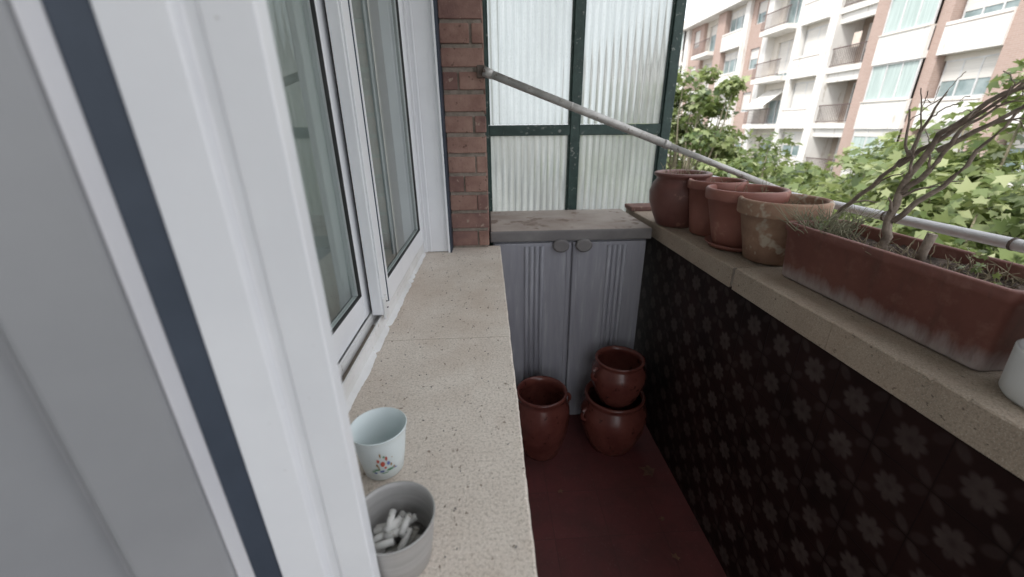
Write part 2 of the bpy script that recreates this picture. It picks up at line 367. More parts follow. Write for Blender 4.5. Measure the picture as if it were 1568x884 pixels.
# ---------------------------------------------------------------- ribbed glass screen
sc=group('ribbed_glass_screen')
YG=2.12
a2=Acc()
def fr(*a): a2.box('iron_frame',GREEN,*a)
zt=1.27
fr(-.035,.008,YG-.022,YG+.022,-.6,zt)
fr(.408,.452,YG-.018,YG+.018,-.6,zt)
fr(.865,.912,YG-.022,YG+.022,-.6,zt)
for z0 in (-.035,.80,-.62): 
    fr(.008,.408,YG-.015,YG+.015,z0,z0+.05); fr(.452,.865,YG-.015,YG+.015,z0,z0+.05)
for x0,x1 in ((.008,.408),(.452,.865)):
    for z0,z1 in ((-.57,-.035),(.015,.80)):
        fr(x0,x0+.008,YG-.012,YG+.012,z0,z1); fr(x1-.008,x1,YG-.012,YG+.012,z0,z1)
a2.build(sc,.003)
for x0,x1 in ((.01,.406),(.454,.863)):
    for z0,z1 in ((-.568,-.034),(.016,.80),(.85,1.27)):
        nx=int((x1-x0)/.0022); vs=[];fs=[]
        for i in range(nx+1):
            x=x0+(x1-x0)*i/nx; ph=(x/RP)%1
            y=YG+.005*math.sin(math.pi*ph)
            vs+=[(x,y,z0),(x,y,z1)]
        for i in range(nx): fs.append((2*i,2*i+1,2*i+3,2*i+2))
        mk('ribbed_pane',vs,fs,RIB,sc,smooth=True)

# ---------------------------------------------------------------- storage cabinet
cb=group('storage_cabinet')
CX0,CX1=.012,.676; CY=1.665
box('carcass',CX0,CX1,CY,2.07,FL,-.447,CAB,cb,.004)
box('lid',0,.690,1.642,2.085,-.447,-.400,LIDE,cb,.005)
box('lid_top_skin',.004,.686,1.646,2.081,-.4005,-.3985,LID,cb,.0008)
mid=.349
for nm,x0,x1,rc in (('door_left',CX0+.004,mid-.0035,.185),('door_right',mid+.0035,CX1-.004,.545)):
    box(nm,x0,x1,CY-.016,CY-.001,FL+.03,-.455,CAB,cb,.003)
    box(nm+'_edge',x0+.002,x0+.020,CY-.019,CY-.015,FL+.035,-.460,CAB,cb,.003)
    box(nm+'_edge',x1-.020,x1-.002,CY-.019,CY-.015,FL+.035,-.460,CAB,cb,.003)
    pp=[]
    for i in range(4):
        x=rc+(i-1.5)*.0225
        pp.append(([(x,CY-.0165,FL+.05),(x,CY-.0165,-.47)],.0095))
    tubes(nm+'_ribs',pp,CAB,cb,12)
for x in (mid-.050,mid+.048):
    vs=[];fs=[];n=24
    for yy,rr in ((CY-.016,.036),(CY-.032,.036),(CY-.038,.030)):
        for i in range(n):
            t=2*math.pi*i/n; vs.append((x+rr*math.cos(t),yy,-.466+rr*.8*math.sin(t)))
    for j in range(2):
        for i in range(n): fs.append((j*n+i,j*n+(i+1)%n,(j+1)*n+(i+1)%n,(j+1)*n+i))
    fs.append(tuple(range(2*n,3*n)))
    mk('knob',vs,fs,LIDE,cb,smooth=False,bevel=.002)

# ---------------------------------------------------------------- parapet
pw=group('parapet_wall')
box('tiled_wall',.745,.985,-1.2,2.098,FL,COP-.068,TILE,pw)
slab('coping_stone',.722,1.01,[-1.2,-.55,.085,.725,1.085],COP-.067,COP,COPE,pw,.0005,False)
slab('coping_stone',.722,1.01,[1.10,1.72,2.095],COP-.067,COP-.004,COPE,pw,.0005,False)
box('coping_joint',.730,1.0,1.083,1.102,COP-.066,COP-.012,BLACK,pw)
box('coping_joint_filler',.724,1.0,-1.19,2.09,COP-.060,COP-.006,MORTAR,pw)
box('end_brick_stub',.71,.98,1.98,2.09,COP-.003,COP+.018,BRICKD,pw,.004)

# ---------------------------------------------------------------- hand rail and brace
hr=group('handrail')
tubes('rail_tube',[([(1.05,-1.2,-.226),(1.05,.2,-.226),(1.05,2.09,-.226)],.012)],RAILM,hr,20)
tubes('rail_tube_low',[([(1.052,-1.2,-.30),(1.052,2.09,-.30)],.009)],RAILM,hr,14)
tubes('rail_posts',[([(1.052,y,-.226),(1.052,y,-.46)],.008) for y in (-.6,.28,1.2,2.0)],RUST,hr,10)
tubes('rail_clips',[([(1.05,y,-.226),(1.05,y+.005,-.226)],.0135) for y in (.72,1.0,1.3)],RUST,hr,14)
br=group('awning_brace_rod')
A=Vector((-.006,1.575,.185)); B=Vector((1.05,1.43,-.215))
tubes('outer_tube',[([A.lerp(B,.03),A.lerp(B,.62)],.0135)],GALV,br,20)
tubes('inner_tube',[([A.lerp(B,.60),B],.0105)],GALV,br,18)
tubes('collar',[([A.lerp(B,.600),A.lerp(B,.612)],.0150),([A.lerp(B,.285),A.lerp(B,.290)],.0142)],GALV,br,18)
tubes('top_joint',[([A,A.lerp(B,.028)],.016)],GALV,br,16)
tubes('top_joint_pin',[([A+Vector((0,-.02,0)),A+Vector((0,.02,0))],.006)],RUST,br,12)
box('wall_plate',-.030,.000,1.575,1.594,.165,.205,RUST,br,.003)

# ---------------------------------------------------------------- pots
def pot(name,c,rt,rb,h,mat,rim=.03,lip=.010,inmat=None,soil=True,prof=None,saucer=False,wob=0):
    g=group(name)
    if prof is None:
        zr=h-rim
        prof=[(0,0),(rb-.006,0),(rb,.005),(rb+(rt-lip-rb)*.5,zr*.5),(rt-lip,zr-.002),(rt-.002,zr),(rt,zr+.004),(rt+.001,h-.006),(rt-.003,h),(rt-.010,h),(rt-.014,h-.006),(rt-.016,h-rim),(rt-.022,h-rim-.03),(rt-.03,h-.06)]
    lathe('pot_body',prof,c,mat,g,wob=wob)
    if soil:
        zs=h-.035; vs=[(c[0],c[1],c[2]+zs)];fs=[];n=36;R=rt-.0155
        for j in range(1,7):
            for i in range(n):
                t=2*math.pi*i/n; r=R*j/6
                vs.append((c[0]+r*math.cos(t),c[1]+r*math.sin(t),c[2]+zs+random.uniform(-.004,.005)))
        for i in range(n): fs.append((0,1+i,1+(i+1)%n))
        for j in range(5):
            for i in range(n): fs.append((1+j*n+i,1+(j+1)*n+i,1+(j+1)*n+(i+1)%n,1+j*n+(i+1)%n))
        mk('soil',vs,fs,SOIL,g,smooth=True)
    if saucer: lathe('saucer',[(0,.001),(rb+.012,.001),(rb+.026,.018),(rb+.022,.018),(rb+.010,.006),(0,.006)],c,mat,g)
    return g
def twigs(g,c,R,n,h,mat,rad=.0012,lean=.6,name='dry_stems'):
    P=[]
    for _ in range(n):
        a=random.uniform(0,6.28); r=R*math.sqrt(random.random()); b=Vector((c[0]+r*math.cos(a),c[1]+r*math.sin(a),c[2]))
        hh=h*random.uniform(.3,1); t=random.uniform(0,6.28); l=lean*hh*random.random()
        e=b+Vector((l*math.cos(t),l*math.sin(t),hh))
        P.append((wiggle(b,e,4,hh*.05),[rad,rad,rad*.8,rad*.6,rad*.4]))
        if random.random()<.6:
            m=b.lerp(e,random.uniform(.3,.8)); P.append((wiggle(m,m+Vector((random.uniform(-.4,.4)*hh,random.uniform(-.4,.4)*hh,random.uniform(.0,.4)*hh)),3,hh*.03),[rad*.7,rad*.6,rad*.5,rad*.3]))
    return tubes(name,P,mat,g,5)
ctop=COP+.002
pr=[(0,0),(.080,0),(.085,.006),(.104,.05),(.121,.10),(.124,.14),(.112,.175),(.100,.190),(.102,.198),(.112,.206),(.113,.214),(.106,.218),(.094,.212),(.089,.19),(.094,.16)]
g=pot('glazed_flower_pot',(.803,1.675,ctop-.003),.115,.09,.218,TERRA2,prof=pr,soil=False)
lathe('soil',[(0,.188),(.05,.19),(.092,.186)],(.803,1.675,ctop-.003),SOIL,g)
twigs(g,(.803,1.675,ctop+.18),.075,34,.09,TWIG,lean=1.2)
g=pot('terracotta_pot',(.860,1.505,ctop-.003),.103,.072,.205,TERRA,rim=.032,lip=.008)
twigs(g,(.860,1.505,ctop+.16),.06,10,.07,TWIG)
g=pot('terracotta_pot',(.857,1.315,ctop-.003),.124,.076,.20,TERRA,rim=.036,lip=.010,saucer=True)
twigs(g,(.857,1.315,ctop+.15),.08,9,.09,TWIG)
g=pot('weathered_clay_pot',(.875,1.155,ctop),.120,.078,.188,TERRAW,rim=.045,lip=.012,wob=.01)
twigs(g,(.875,1.155,ctop+.145),.085,26,.05,TWIG,lean=1.5)
g=pot('terracotta_pot',(.843,.430,ctop+.02),.070,.056,.150,TERRA2,rim=.035,lip=.006)
lathe('white_cachepot',[(0,0),(.072,0),(.076,.006),(.079,.075),(.076,.078),(.072,.03),(0,.015)],(.843,.430,ctop),WHITEP,g)
twigs(g,(.843,.430,ctop+.12),.05,14,.05,TWIGG)

# rectangular planter
pl=group('rectangular_planter')
def rrect(x0,x1,y0,y1,r,z,n=5):
    o=[]
    for cx,cy,a0 in ((x1-r,y1-r,0),(x0+r,y1-r,90),(x0+r,y0+r,180),(x1-r,y0+r,270)):
        for i in range(n+1):
            a=math.radians(a0+90*i/n); o.append((cx+r*math.cos(a),cy+r*math.sin(a),z))
    return o
px0,px1,py0,py1=.792,.962,.514,1.030
zb=ctop; zt2=-.238
loops=[rrect(px0+.018,px1-.018,py0+.016,py1-.018,.012,zb),rrect(px0+.014,px1-.014,py0+.013,py1-.014,.014,zb+.005),
 rrect(px0+.006,px1-.006,py0+.006,py1-.006,.014,zt2-.024),rrect(px0+.001,px1-.001,py0+.001,py1-.001,.015,zt2-.021),rrect(px0,px1,py0,py1,.015,zt2-.003),
 rrect(px0+.003,px1-.003,py0+.003,py1-.003,.014,zt2),rrect(px0+.010,px1-.010,py0+.010,py1-.010,.012,zt2),rrect(px0+.012,px1-.012,py0+.012,py1-.012,.011,zt2-.004),rrect(px0+.016,px1-.016,py0+.016,py1-.016,.010,zt2-.06)]
vs=[];fs=[];n=len(loops[0])
for l in loops: vs+=l
for j in range(len(loops)-1):
    for i in range(n): fs.append((j*n+i,j*n+(i+1)%n,(j+1)*n+(i+1)%n,(j+1)*n+i))
fs.append(tuple(range(n)))
pm,nt,b=newmat('planter_terracotta_stained'); v=coords(nt)
c=ramp(nt,noise(nt,v,5),[(.35,(.165,.060,.048)),(.65,(.225,.090,.070))])
sp=N(nt,'ShaderNodeSeparateXYZ'); tc=N(nt,'ShaderNodeTexCoord'); lk(nt,tc.outputs['Object'],sp.inputs[0])
mr=N(nt,'ShaderNodeMapRange'); lk(nt,Mt(nt,'ADD',sp.outputs[2],Mt(nt,'MULTIPLY',noise(nt,coords(nt,(1,1,.3)),40),-.06)),mr.inputs[0]); mr.inputs[1].default_value=zb+.014; mr.inputs[2].default_value=zb-.022; 
c=mixc(nt,Mt(nt,'MULTIPLY',mr.outputs[0],.95),c,(.48,.41,.40)); 
c=mixc(nt,ramp(nt,noise(nt,v,22,5,.7),[(.53,(0,0,0)),(.72,(.4,.4,.4))]),c,(.34,.20,.16))
c=mixc(nt,ramp(nt,noise(nt,coords(nt,(1,1,.2)),30,5,.7),[(.55,(0,0,0)),(.7,(.4,.4,.4))]),c,(.09,.05,.04))
lk(nt,c,b.inputs['Base Color']); b.inputs['Roughness'].default_value=.6; bumpn(nt,b,noise(nt,v,70),.25,.003)
pb=mk('planter_box',vs,fs,pm,pl,smooth=True)
for p in pb.data.polygons:
    if len(p.vertices)>4: p.use_smooth=False
vs=[];fs=[];nx,ny=14,44
for i in range(nx+1):
    for j in range(ny+1):
        vs.append((px0+.014+(px1-px0-.028)*i/nx,py0+.014+(py1-py0-.028)*j/ny,zt2-.026+random.uniform(-.004,.006)+.004*math.sin(j*.5)))
for i in range(nx):
    for j in range(ny): fs.append((i*(ny+1)+j,(i+1)*(ny+1)+j,(i+1)*(ny+1)+j+1,i*(ny+1)+j+1))
mk('soil',vs,fs,SOIL,pl)
twigs(pl,(.86,.965,zt2-.03),.065,150,.085,TWIGG,.0013,1.7,'withered_stalks')
twigs(pl,(.88,.80,zt2-.03),.07,40,.045,TWIG,.0012,2.)
twigs(pl,(.88,.63,zt2-.03),.07,50,.04,TWIG,.0012,2.)
tubes('cut_stump',[([(.875,.735,zt2-.03),(.874,.733,zt2+.0),(.876,.73,zt2+.035)],[.009,.008,.0085])],BARK,pl,10)

# bare shrub
sh=group('bare_shrub')
P=[]
def branch(pts,r0,r1,depth=0):
    n=len(pts); fine=[]
    for a,b_ in zip(pts[:-1],pts[1:]):
        w=wiggle(a,b_,4,(Vector(b_)-Vector(a)).length*.045); fine+=w[:-1]
    fine.append(Vector(pts[-1])); m=len(fine)
    rr=[r0+(r1-r0)*i/(m-1) for i in range(m)]
    P.append((fine,rr))
    if depth<2:
        for k in range(3,m,2):
            if random.random()<.42:
                d=(fine[k]-fine[k-1]).normalized(); side=Vector((random.uniform(-1,1)*.6,random.uniform(-1,.6),random.uniform(-.5,.6))).normalized()
                L=random.uniform(.04,.10)*(1 if depth==0 else .5)
                e=fine[k]+(d*.6+side*.8)*L
                branch([fine[k],fine[k].lerp(e,.5)+Vector((0,0,.006)),e],rr[k]*.5,.0009,depth+1)
branch([(.885,.822,-.27),(.888,.838,-.20),(.90,.845,-.13),(.90,.807,-.018),(.91,.73,.050),(.92,.66,.075)],.010,.0025)
branch([(.90,.84,-.14),(.91,.80,-.07),(.90,.77,-.01),(.92,.74,.03)],.0065,.0018)
branch([(.885,.995,-.265),(.90,.98,-.20),(.90,.90,-.11),(.90,.853,-.064),(.90,.885,.03)],.007,.0018)
branch([(.90,.853,-.064),(.90,.84,.0),(.90,.82,.06)],.0045,.0012)
branch([(.90,.87,-.085),(.91,.80,-.02),(.92,.74,.04),(.93,.70,.09)],.0055,.0015)
branch([(.89,.83,-.20),(.93,.79,-.12),(.94,.75,-.03),(.95,.71,.06)],.0065,.0014)
branch([(.90,.80,-.05),(.93,.72,.02),(.95,.64,.07)],.0055,.0014)
tubes('branches',P,BARK,sh,7)

def leafmesh(name,cen,nor,size,mat,parent,shade=None,simple=False):
    if simple: ang=[-90,0,40,90,140,180]; rad=[.12,.6,.62,1,.62,.6]
    else: ang=[-90,-15,10,35,62,90,118,145,170,195]; rad=[.12,.55,.42,.85,.5,1,.5,.85,.42,.55]
    base=np.array([[r*math.cos(math.radians(a)),r*math.sin(math.radians(a)),0] for a,r in zip(ang,rad)])
    base[:,2]=-.18*np.abs(base[:,0])-.12*base[:,1]**2
    n=len(cen); nor=nor/np.linalg.norm(nor,axis=1)[:,None]
    rv=np.random.normal(size=(n,3)); a=np.cross(nor,rv); a/=np.linalg.norm(a,axis=1)[:,None]; b_=np.cross(nor,a)
    V=cen[:,None,:]+size[:,None,None]*(base[None,:,0:1]*a[:,None,:]+base[None,:,1:2]*b_[:,None,:]+base[None,:,2:3]*nor[:,None,:])
    V=V.reshape(-1,3); k=len(ang)
    me=bpy.data.meshes.new(name); me.vertices.add(n*k); me.vertices.foreach_set('co',V.ravel())
    me.loops.add(n*k); me.loops.foreach_set('vertex_index',np.arange(n*k))
    me.polygons.add(n); me.polygons.foreach_set('loop_start',np.arange(0,n*k,k)); 
    me.update(calc_edges=True); me.validate()
    at=me.attributes.new('shade','FLOAT','FACE')
    at.data.foreach_set('value',np.clip(shade if shade is not None else np.random.rand(n),0,1).astype(np.float32))
    ob=bpy.data.objects.new(name,me); COL.objects.link(ob); me.materials.append(mat); ob.parent=parent; return ob
c=np.array([[.88,.648,zt2-.008],[.882,.65,zt2+.004],[.878,.645,zt2+.012],[.86,.60,zt2-.012],[.86,.985,zt2+.0],[.87,.97,zt2+.01],[.84,.95,zt2]])
c=np.repeat(c,6,0)+np.random.normal(0,.008,(42,3))
leafmesh('sprouts',c,np.random.normal(0,.5,(42,3))+[0,0,1],np.full(42,.011),LEAF,pl,np.random.uniform(.4,.9,42))

# ---------------------------------------------------------------- clay jars on the floor
def jar(name,c,R,h,sc_=1):
    g=group(name)
    prof=[(0,0),(R*.66,0),(R*.68,.004),(R*.76,h*.12),(R*.94,h*.38),(R,h*.60),(R*.97,h*.76),(R*.84,h*.88),(R*.82,h*.91),(R*.88,h*.955),(R*.89,h*.985),(R*.86,h),(R*.80,h*.995),(R*.75,h*.93),(R*.78,h*.86),(R*.88,h*.7),(R*.85,h*.4),(R*.6,h*.06),(0,h*.05)]
    lathe('jar_body',prof,c,GLAZE,g)
    for s in (-1,1):
        a=math.radians(20 if s>0 else 200); d=Vector((math.cos(a),math.sin(a),0)); o=Vector(c)
        P=[]
        for i in range(9):
            t=math.pi*i/8; P.append(o+d*(R*.95+.024*math.sin(t))+Vector((0,0,h*.74+.028*math.cos(t))))
        tubes('ear_handle',[(P,.0085)],GLAZE,g,10)
    return g
jar('clay_jar',(.203,1.45,FL),.127,.320)
jar('clay_jar',(.535,1.47,FL),.150,.275)
g=jar('clay_jar',(.540,1.465,FL+.255),.118,.205)

# ---------------------------------------------------------------- cup, ashtray
cu=group('plastic_cup'); cc=(-.162,.452,SILL+.001)
lathe('cup_body',[(0,.002),(.024,.001),(.027,.003),(.0315,.030),(.0355,.060),(.0375,.073),(.0385,.0745),(.0375,.0755),(.0362,.0735),(.034,.058),(.030,.03),(.025,.006),(0,.005)],cc,CUP,cu,64)
def decal(name,blobs,mat):
    vs=[];fs=[]
    for (ang,z,ra,rz) in blobs:
        o=len(vs); n=14
        def P(a,zz):
            r=.027+(.0375-.027)*((zz-.003)/.07)+.0012
            return (cc[0]+r*math.cos(a),cc[1]+r*math.sin(a),cc[2]+zz)
        vs.append(P(math.radians(ang),z))
        for i in range(n):
            t=2*math.pi*i/n; vs.append(P(math.radians(ang+ra*math.cos(t)),z+rz*math.sin(t)))
        for i in range(n): fs.append((o,o+1+i,o+1+(i+1)%n))
    mk(name,vs,fs,mat,cu)
cR=pmat('print_red',(.5,.08,.05),(.6,.12,.08),30,.5,0); cG=pmat('print_green',(.1,.3,.15),(.15,.35,.2),30,.5,0)
cB=pmat('print_blue',(.10,.16,.4),(.16,.22,.5),30,.5,0); cY=pmat('print_brown',(.3,.17,.08),(.4,.25,.1),30,.5,0)
A0=-72
decal('print_red_part',[(A0-2,.036,5,.005),(A0-11,.043,3,.0035),(A0+7,.045,2.5,.004),(A0+3,.028,3,.002)],cR)
decal('print_green_part',[(A0-16,.026,7,.0015),(A0+14,.022,9,.0018),(A0+2,.049,2,.002),(A0-26,.023,5,.001),(A0,.018,10,.0008)],cG)
decal('print_blue_part',[(A0+11,.035,3.5,.0035),(A0-6,.022,6,.0018),(A0-22,.020,4,.0015),(A0+28,.021,4,.001)],cB)
decal('print_brown_part',[(A0-5,.053,1.5,.004),(A0+17,.031,2,.003),(A0-15,.035,2,.003),(A0+24,.024,3,.0015),(A0+20,.044,1,.001),(A0-12,.030,1.5,.004)],cY)
asg=group('aluminium_ashtray_pot'); ca=(-.1135,.3185,SILL+.001)
lathe('pot_body',[(0,.001),(.033,.001),(.0355,.003),(.040,.035),(.0432,.062),(.0445,.065),(.0440,.0665),(.0425,.0655),(.0415,.061),(.0382,.035),(.034,.006),(0,.004)],ca,ALU,asg,72)
lathe('ash_bed',[(0,.016),(.02,.018),(.035,.014)],ca,ASH,asg,32)
P1=[];P2=[]
for i in range(20):
    r=.021*math.sqrt(random.random()); t=random.uniform(0,6.28); cx,cy=ca[0]+r*math.cos(t)-.001,ca[1]+r*math.sin(t)-.001
    z=ca[2]+.021+.0014*i*.9; a=random.gauss(.6,.6); L=random.uniform(.010,.015)
    d=Vector((math.cos(a)*L,math.sin(a)*L,random.uniform(-.003,.005))); m=Vector((cx,cy,z))
    P1.append(([m-d,m+d],.0039)); P2.append(([m+d,m+d*1.12],.0036))
tubes('cigarette_butts',P1,PAPER,asg,12); tubes('burnt_tips',P2,ASH,asg,12)

dl=group('fallen_dry_leaves')
c=np.array([[.66,1.27,FL+.012],[.25,1.2,FL+.01],[.6,.9,FL+.01],[.62,1.05,FL+.008]])
leafmesh('leaves',c,np.array([[.1,.1,1],[0,.2,1],[.2,0,1],[-.1,.2,1.]]),np.array([.06,.02,.025,.02]),DEADLEAF,dl)
P=[]
for _ in range(170):
    x=random.uniform(-.245,.03); y=random.uniform(.28,1.55); s=random.uniform(.0004,.0011)
    P.append(([(x,y,SILL+.0008),(x+random.uniform(-.003,.003),y+random.uniform(-.003,.003),SILL+.001)],s))
tubes('sill_crumbs',P,ASH,sillg,4)

# ---------------------------------------------------------------- street, ground
GND=pmat('earth',(.13,.12,.10),(.2,.18,.15),.2,.95,.3,4)
ASPH=pmat('asphalt',(.045,.045,.047),(.07,.07,.07),2,.9,.4,60)
PAVE=pmat('pavement_slabs',(.22,.21,.20),(.3,.29,.27),3,.9,.4,40)
PAINT=pmat('road_paint',(.6,.6,.6),(.75,.75,.74),5,.8,.1,60)
box('ground',-3000,3000,-3000,3000,GR-1,GR-.02,GND)
box('road',7.5,16,-200,300,GR-.015,GR-.002,ASPH)
box('pavement',.9,7.3,-200,300,GR-.018,GR+.12,PAVE); box('pavement',16.2,20,-200,300,GR-.018,GR+.12,PAVE)
box('kerb',7.3,7.5,-200,300,GR-.017,GR+.13,PAINT); box('kerb',16,16.2,-200,300,GR-.017,GR+.13,PAINT)
mk('road_markings',sum([[(11.68,y,GR+.003),(11.82,y,GR+.003),(11.82,y+3,GR+.003),(11.68,y+3,GR+.003)] for y in range(-60,150,8)],[]),[tuple(range(4*i,4*i+4)) for i in range(len(range(-60,150,8)))],PAINT)

# ---------------------------------------------------------------- opposite building
def brickfar():
    m,nt,b=newmat('facade_brick'); tc=N(nt,'ShaderNodeTexCoord'); sp=N(nt,'ShaderNodeSeparateXYZ'); cbx=N(nt,'ShaderNodeCombineXYZ')
    lk(nt,tc.outputs['Object'],sp.inputs[0]); lk(nt,Mt(nt,'ADD',sp.outputs[1],sp.outputs[0]),cbx.inputs[0]); lk(nt,sp.outputs[2],cbx.inputs[1])
    br=N(nt,'ShaderNodeTexBrick'); lk(nt,cbx.outputs[0],br.inputs[0]); br.inputs['Scale'].default_value=1
    br.inputs['Brick Width'].default_value=.25; br.inputs['Row Height'].default_value=.075; br.inputs['Mortar Size'].default_value=.008
    br.inputs['Color1'].default_value=(.37,.245,.205,1); br.inputs['Color2'].default_value=(.45,.31,.265,1); br.inputs['Mortar'].default_value=(.50,.44,.40,1)
    c=mixc(nt,noise(nt,coords(nt),1.2),br.outputs[0],(.42,.32,.275)); lk(nt,c,b.inputs[0]); b.inputs['Roughness'].default_value=.9; return m
FB=brickfar()
FC=pmat('facade_cream_render',(.60,.56,.50),(.70,.66,.60),.8,.85,.2,20,stretch=(1,1,.3))
FW=pmat('facade_white_band',(.68,.66,.63),(.78,.76,.73),.8,.8,.2,20,stretch=(1,1,.25),speck=(2.5,(.55,.51,.46),.6))
FD=pmat('recess_wall',(.30,.24,.20),(.40,.34,.29),1,.9,.2,20)
FG=pmat('facade_window_glass',(.16,.22,.22),(.32,.38,.38),1.3,.12,0,20)
FCU=pmat('facade_curtain',(.34,.42,.40),(.52,.60,.58),3,.7,.1,8,stretch=(1,8,.2))
FA=pmat('facade_aluminium',(.55,.55,.55),(.66,.66,.66),3,.4,0,20)
FBL=pmat('roller_blind',(.62,.60,.56),(.72,.69,.65),3,.7,.3,5,stretch=(1,.2,8))
FR=pmat('iron_railing',(.09,.06,.055),(.15,.10,.09),10,.6,0,20)
AW=pmat('awning_canvas',(.6,.58,.54),(.72,.70,.67),3,.8,.1,20)
CLO=[pmat('laundry_cloth',(.15,.2,.35),(.2,.26,.42),3,.9,.1,20),pmat('laundry_cloth_pale',(.6,.5,.42),(.7,.62,.55),3,.9,.1,20)]
ob=group('brick_apartment_building'); F=Acc(); FX=20.0; ROOF=9.75
levels=[GR+2.65+2.95*i for i in range(7)]
F.box('core',FD,FX+1.35,FX+12,6,58,GR,ROOF-.3)
F.box('ground_floor',FC,FX+.3,FX+1.36,6,58,GR,GR+2.65)
def rail(y0,y1,z,x):
    F.box('railings',FR,x,x+.04,y0,y1,z+.95,z+1.0); F.box('railings',FR,x,x+.04,y0,y1,z+.08,z+.12)
    y=y0+.06
    while y<y1: F.box('railings',FR,x+.01,x+.03,y,y+.022,z+.12,z+.95); y+=.13
def window(y0,y1,z0,z1,x,blind,mat=None):
    F.box('window_frames',FA,x-.05,x+.02,y0,y1,z1-.07,z1); F.box('window_frames',FA,x-.05,x+.02,y0,y1,z0,z0+.07)
    nm=max(1,round((y1-y0)/.85))
    for i in range(nm+1):
        y=y0+(y1-y0-.06)*i/nm; F.box('window_frames',FA,x-.045,x+.02,y,y+.06,z0+.07,z1-.07)
    F.box('window_glass' if mat is None or mat==FG else 'window_curtains',mat or FG,x+.0,x+.03,y0+.03,y1-.03,z0+.03,z1-.03)
    if blind>0: F.box('roller_blinds',FBL,x-.03,x-.004,y0+.06,y1-.06,z1-.07-(z1-z0-.14)*blind,z1-.07)
def bay(t,y0,y1,z,i):
    H=2.95; rnd=random.Random(int(y0*10)+i*37)
    if t=='b': F.box('brick_piers',FB,FX-.30,FX+1.36,y0,y1,z,z+H)
    elif t=='w': F.box('white_piers',FW,FX-.25,FX+1.36,y0,y1,z,z+H)
    elif t=='r':
        F.box('slabs',FW,FX-.15,FX+1.36,y0,y1,z-.28,z); F.box('lintels',FW,FX+.0,FX+.25,y0,y1,z+H-.75,z+H-.28)
        window(y0+.4,y1-.5,z+.05,z+2.15,FX+1.33,rnd.choice([0,.3,.6]))
        rail(y0,y1,z,FX-.1)
        if rnd.random()<.6: F.box('ac_units',FA,FX+.5,FX+.8,y0+.1,y0+.85,z+1.45,z+2.0)
        if rnd.random()<.5:
            k=rnd.randint(0,1); F.box('laundry_%d'%k,CLO[k],FX+.1,FX+.13,y0+1.0,y0+1.5,z+.9,z+1.6)
    elif t=='R':
        F.box('slabs',FW,FX-.9,FX+1.36,y0,y1,z-.28,z); rail(y0,y1,z,FX-.88)
        F.box('render_walls',FC,FX+.3,FX+1.36,y0,y0+.5,z,z+H-.28); F.box('render_walls',FC,FX+.3,FX+1.36,y1-.5,y1,z,z+H-.28)
        F.box('render_walls',FC,FX+.3,FX+1.36,y0+.5,y1-.5,z+2.25,z+H-.28)
        window(y0+.5,y1-.5,z,z+2.25,FX+.5,rnd.choice([.3,.9,0]))
        if i in(3,):
            F.add('awnings',AW,[(FX+.2,y0+.3,z+2.2),(FX+.2,y1-.4,z+2.2),(FX-1.2,y1-.4,z+1.2),(FX-1.2,y0+.3,z+1.2),(FX-1.2,y1-.4,z+.98),(FX-1.2,y0+.3,z+.98)],[(0,1,2,3),(3,2,4,5)])
    elif t=='g':
        F.box('parapets',FW,FX-.55,FX-.35,y0,y1,z-.30,z+.95)
        F.box('parapet_caps',FC,FX-.6,FX-.3,y0,y1,z+.95,z+1.0)
        F.box('slabs',FW,FX-.35,FX+1.36,y0,y1,z-.28,z)
        window(y0+.02,y1-.02,z+1.0,z+H-.30,FX-.42,rnd.choice([0,0,.2]),FCU if rnd.random()<.6 else FG)
    elif t=='p':
        F.box('parapets',FW,FX-.4,FX-.2,y0,y1,z-.28,z+.95); F.box('slabs',FW,FX-.2,FX+1.36,y0,y1,z-.28,z)
        F.box('parapet_shadow_strip',FD,FX-.42,FX-.40,y0,y1,z+.80,z+.83)  # dark strip on the parapet face, coloured to read as a shadow line
        window(y0+.1,y1-.1,z+.95,z+2.45,FX+.15,rnd.choice([1,.8,.55,.3]))
        F.box('render_walls',FC,FX+.1,FX+1.3,y0,y1,z+2.45,z+H-.28)
    elif t=='n':
        ym=(y0+y1)/2
        F.box('brick_walls',FB,FX,FX+1.36,y0,ym-.55,z,z+H); F.box('brick_walls',FB,FX,FX+1.36,ym+.55,y1,z,z+H)
        F.box('brick_walls',FB,FX,FX+1.36,ym-.55,ym+.55,z,z+.9); F.box('brick_walls',FB,FX,FX+1.36,ym-.55,ym+.55,z+2.3,z+H)
        window(ym-.55,ym+.55,z+.9,z+2.3,FX+.15,rnd.choice([.5,.9,.2]))
    if t in 'rg' : F.box('spandrels',FC,FX+.3,FX+1.3,y0,y1,z+H-.33,z+H-.281)
plan=[('g',6,9),('b',9,9.7),('r',9.7,12.6),('w',12.6,13.1),('p',13.1,15.5),('b',15.5,16.5),('p',16.5,18.9),('b',18.9,19.4),('g',19.4,21.9),('b',21.9,22.8),('r',22.8,25.3),('w',25.3,25.9),('p',25.9,28.1),('w',28.1,28.6),('R',28.6,31.4),('w',31.4,32.0),('n',32.0,34.2),('w',34.2,34.8),('p',34.8,37.4),('b',37.4,38.6),('R',38.6,41.5),('n',41.5,44),('w',44,44.7),('g',44.7,47.5),('b',47.5,48.5),('p',48.5,51.5),('b',51.5,52.6),('r',52.6,55.5),('b',55.5,58)]
for i,z in enumerate(levels[:-1]):
    for t,a,b_ in plan: bay(t,a,b_,z,i)
F.box('roof_cornice',FW,FX-.8,FX+1.4,6,58,levels[-1]-.28,levels[-1])
F.box('roof_parapet',FC,FX-.1,FX+.1,6,58,levels[-1],ROOF)
F.box('roof_parapet_brick',FB,FX+3,FX+9,24,30,levels[-1],ROOF+1.2)
F.build(ob)

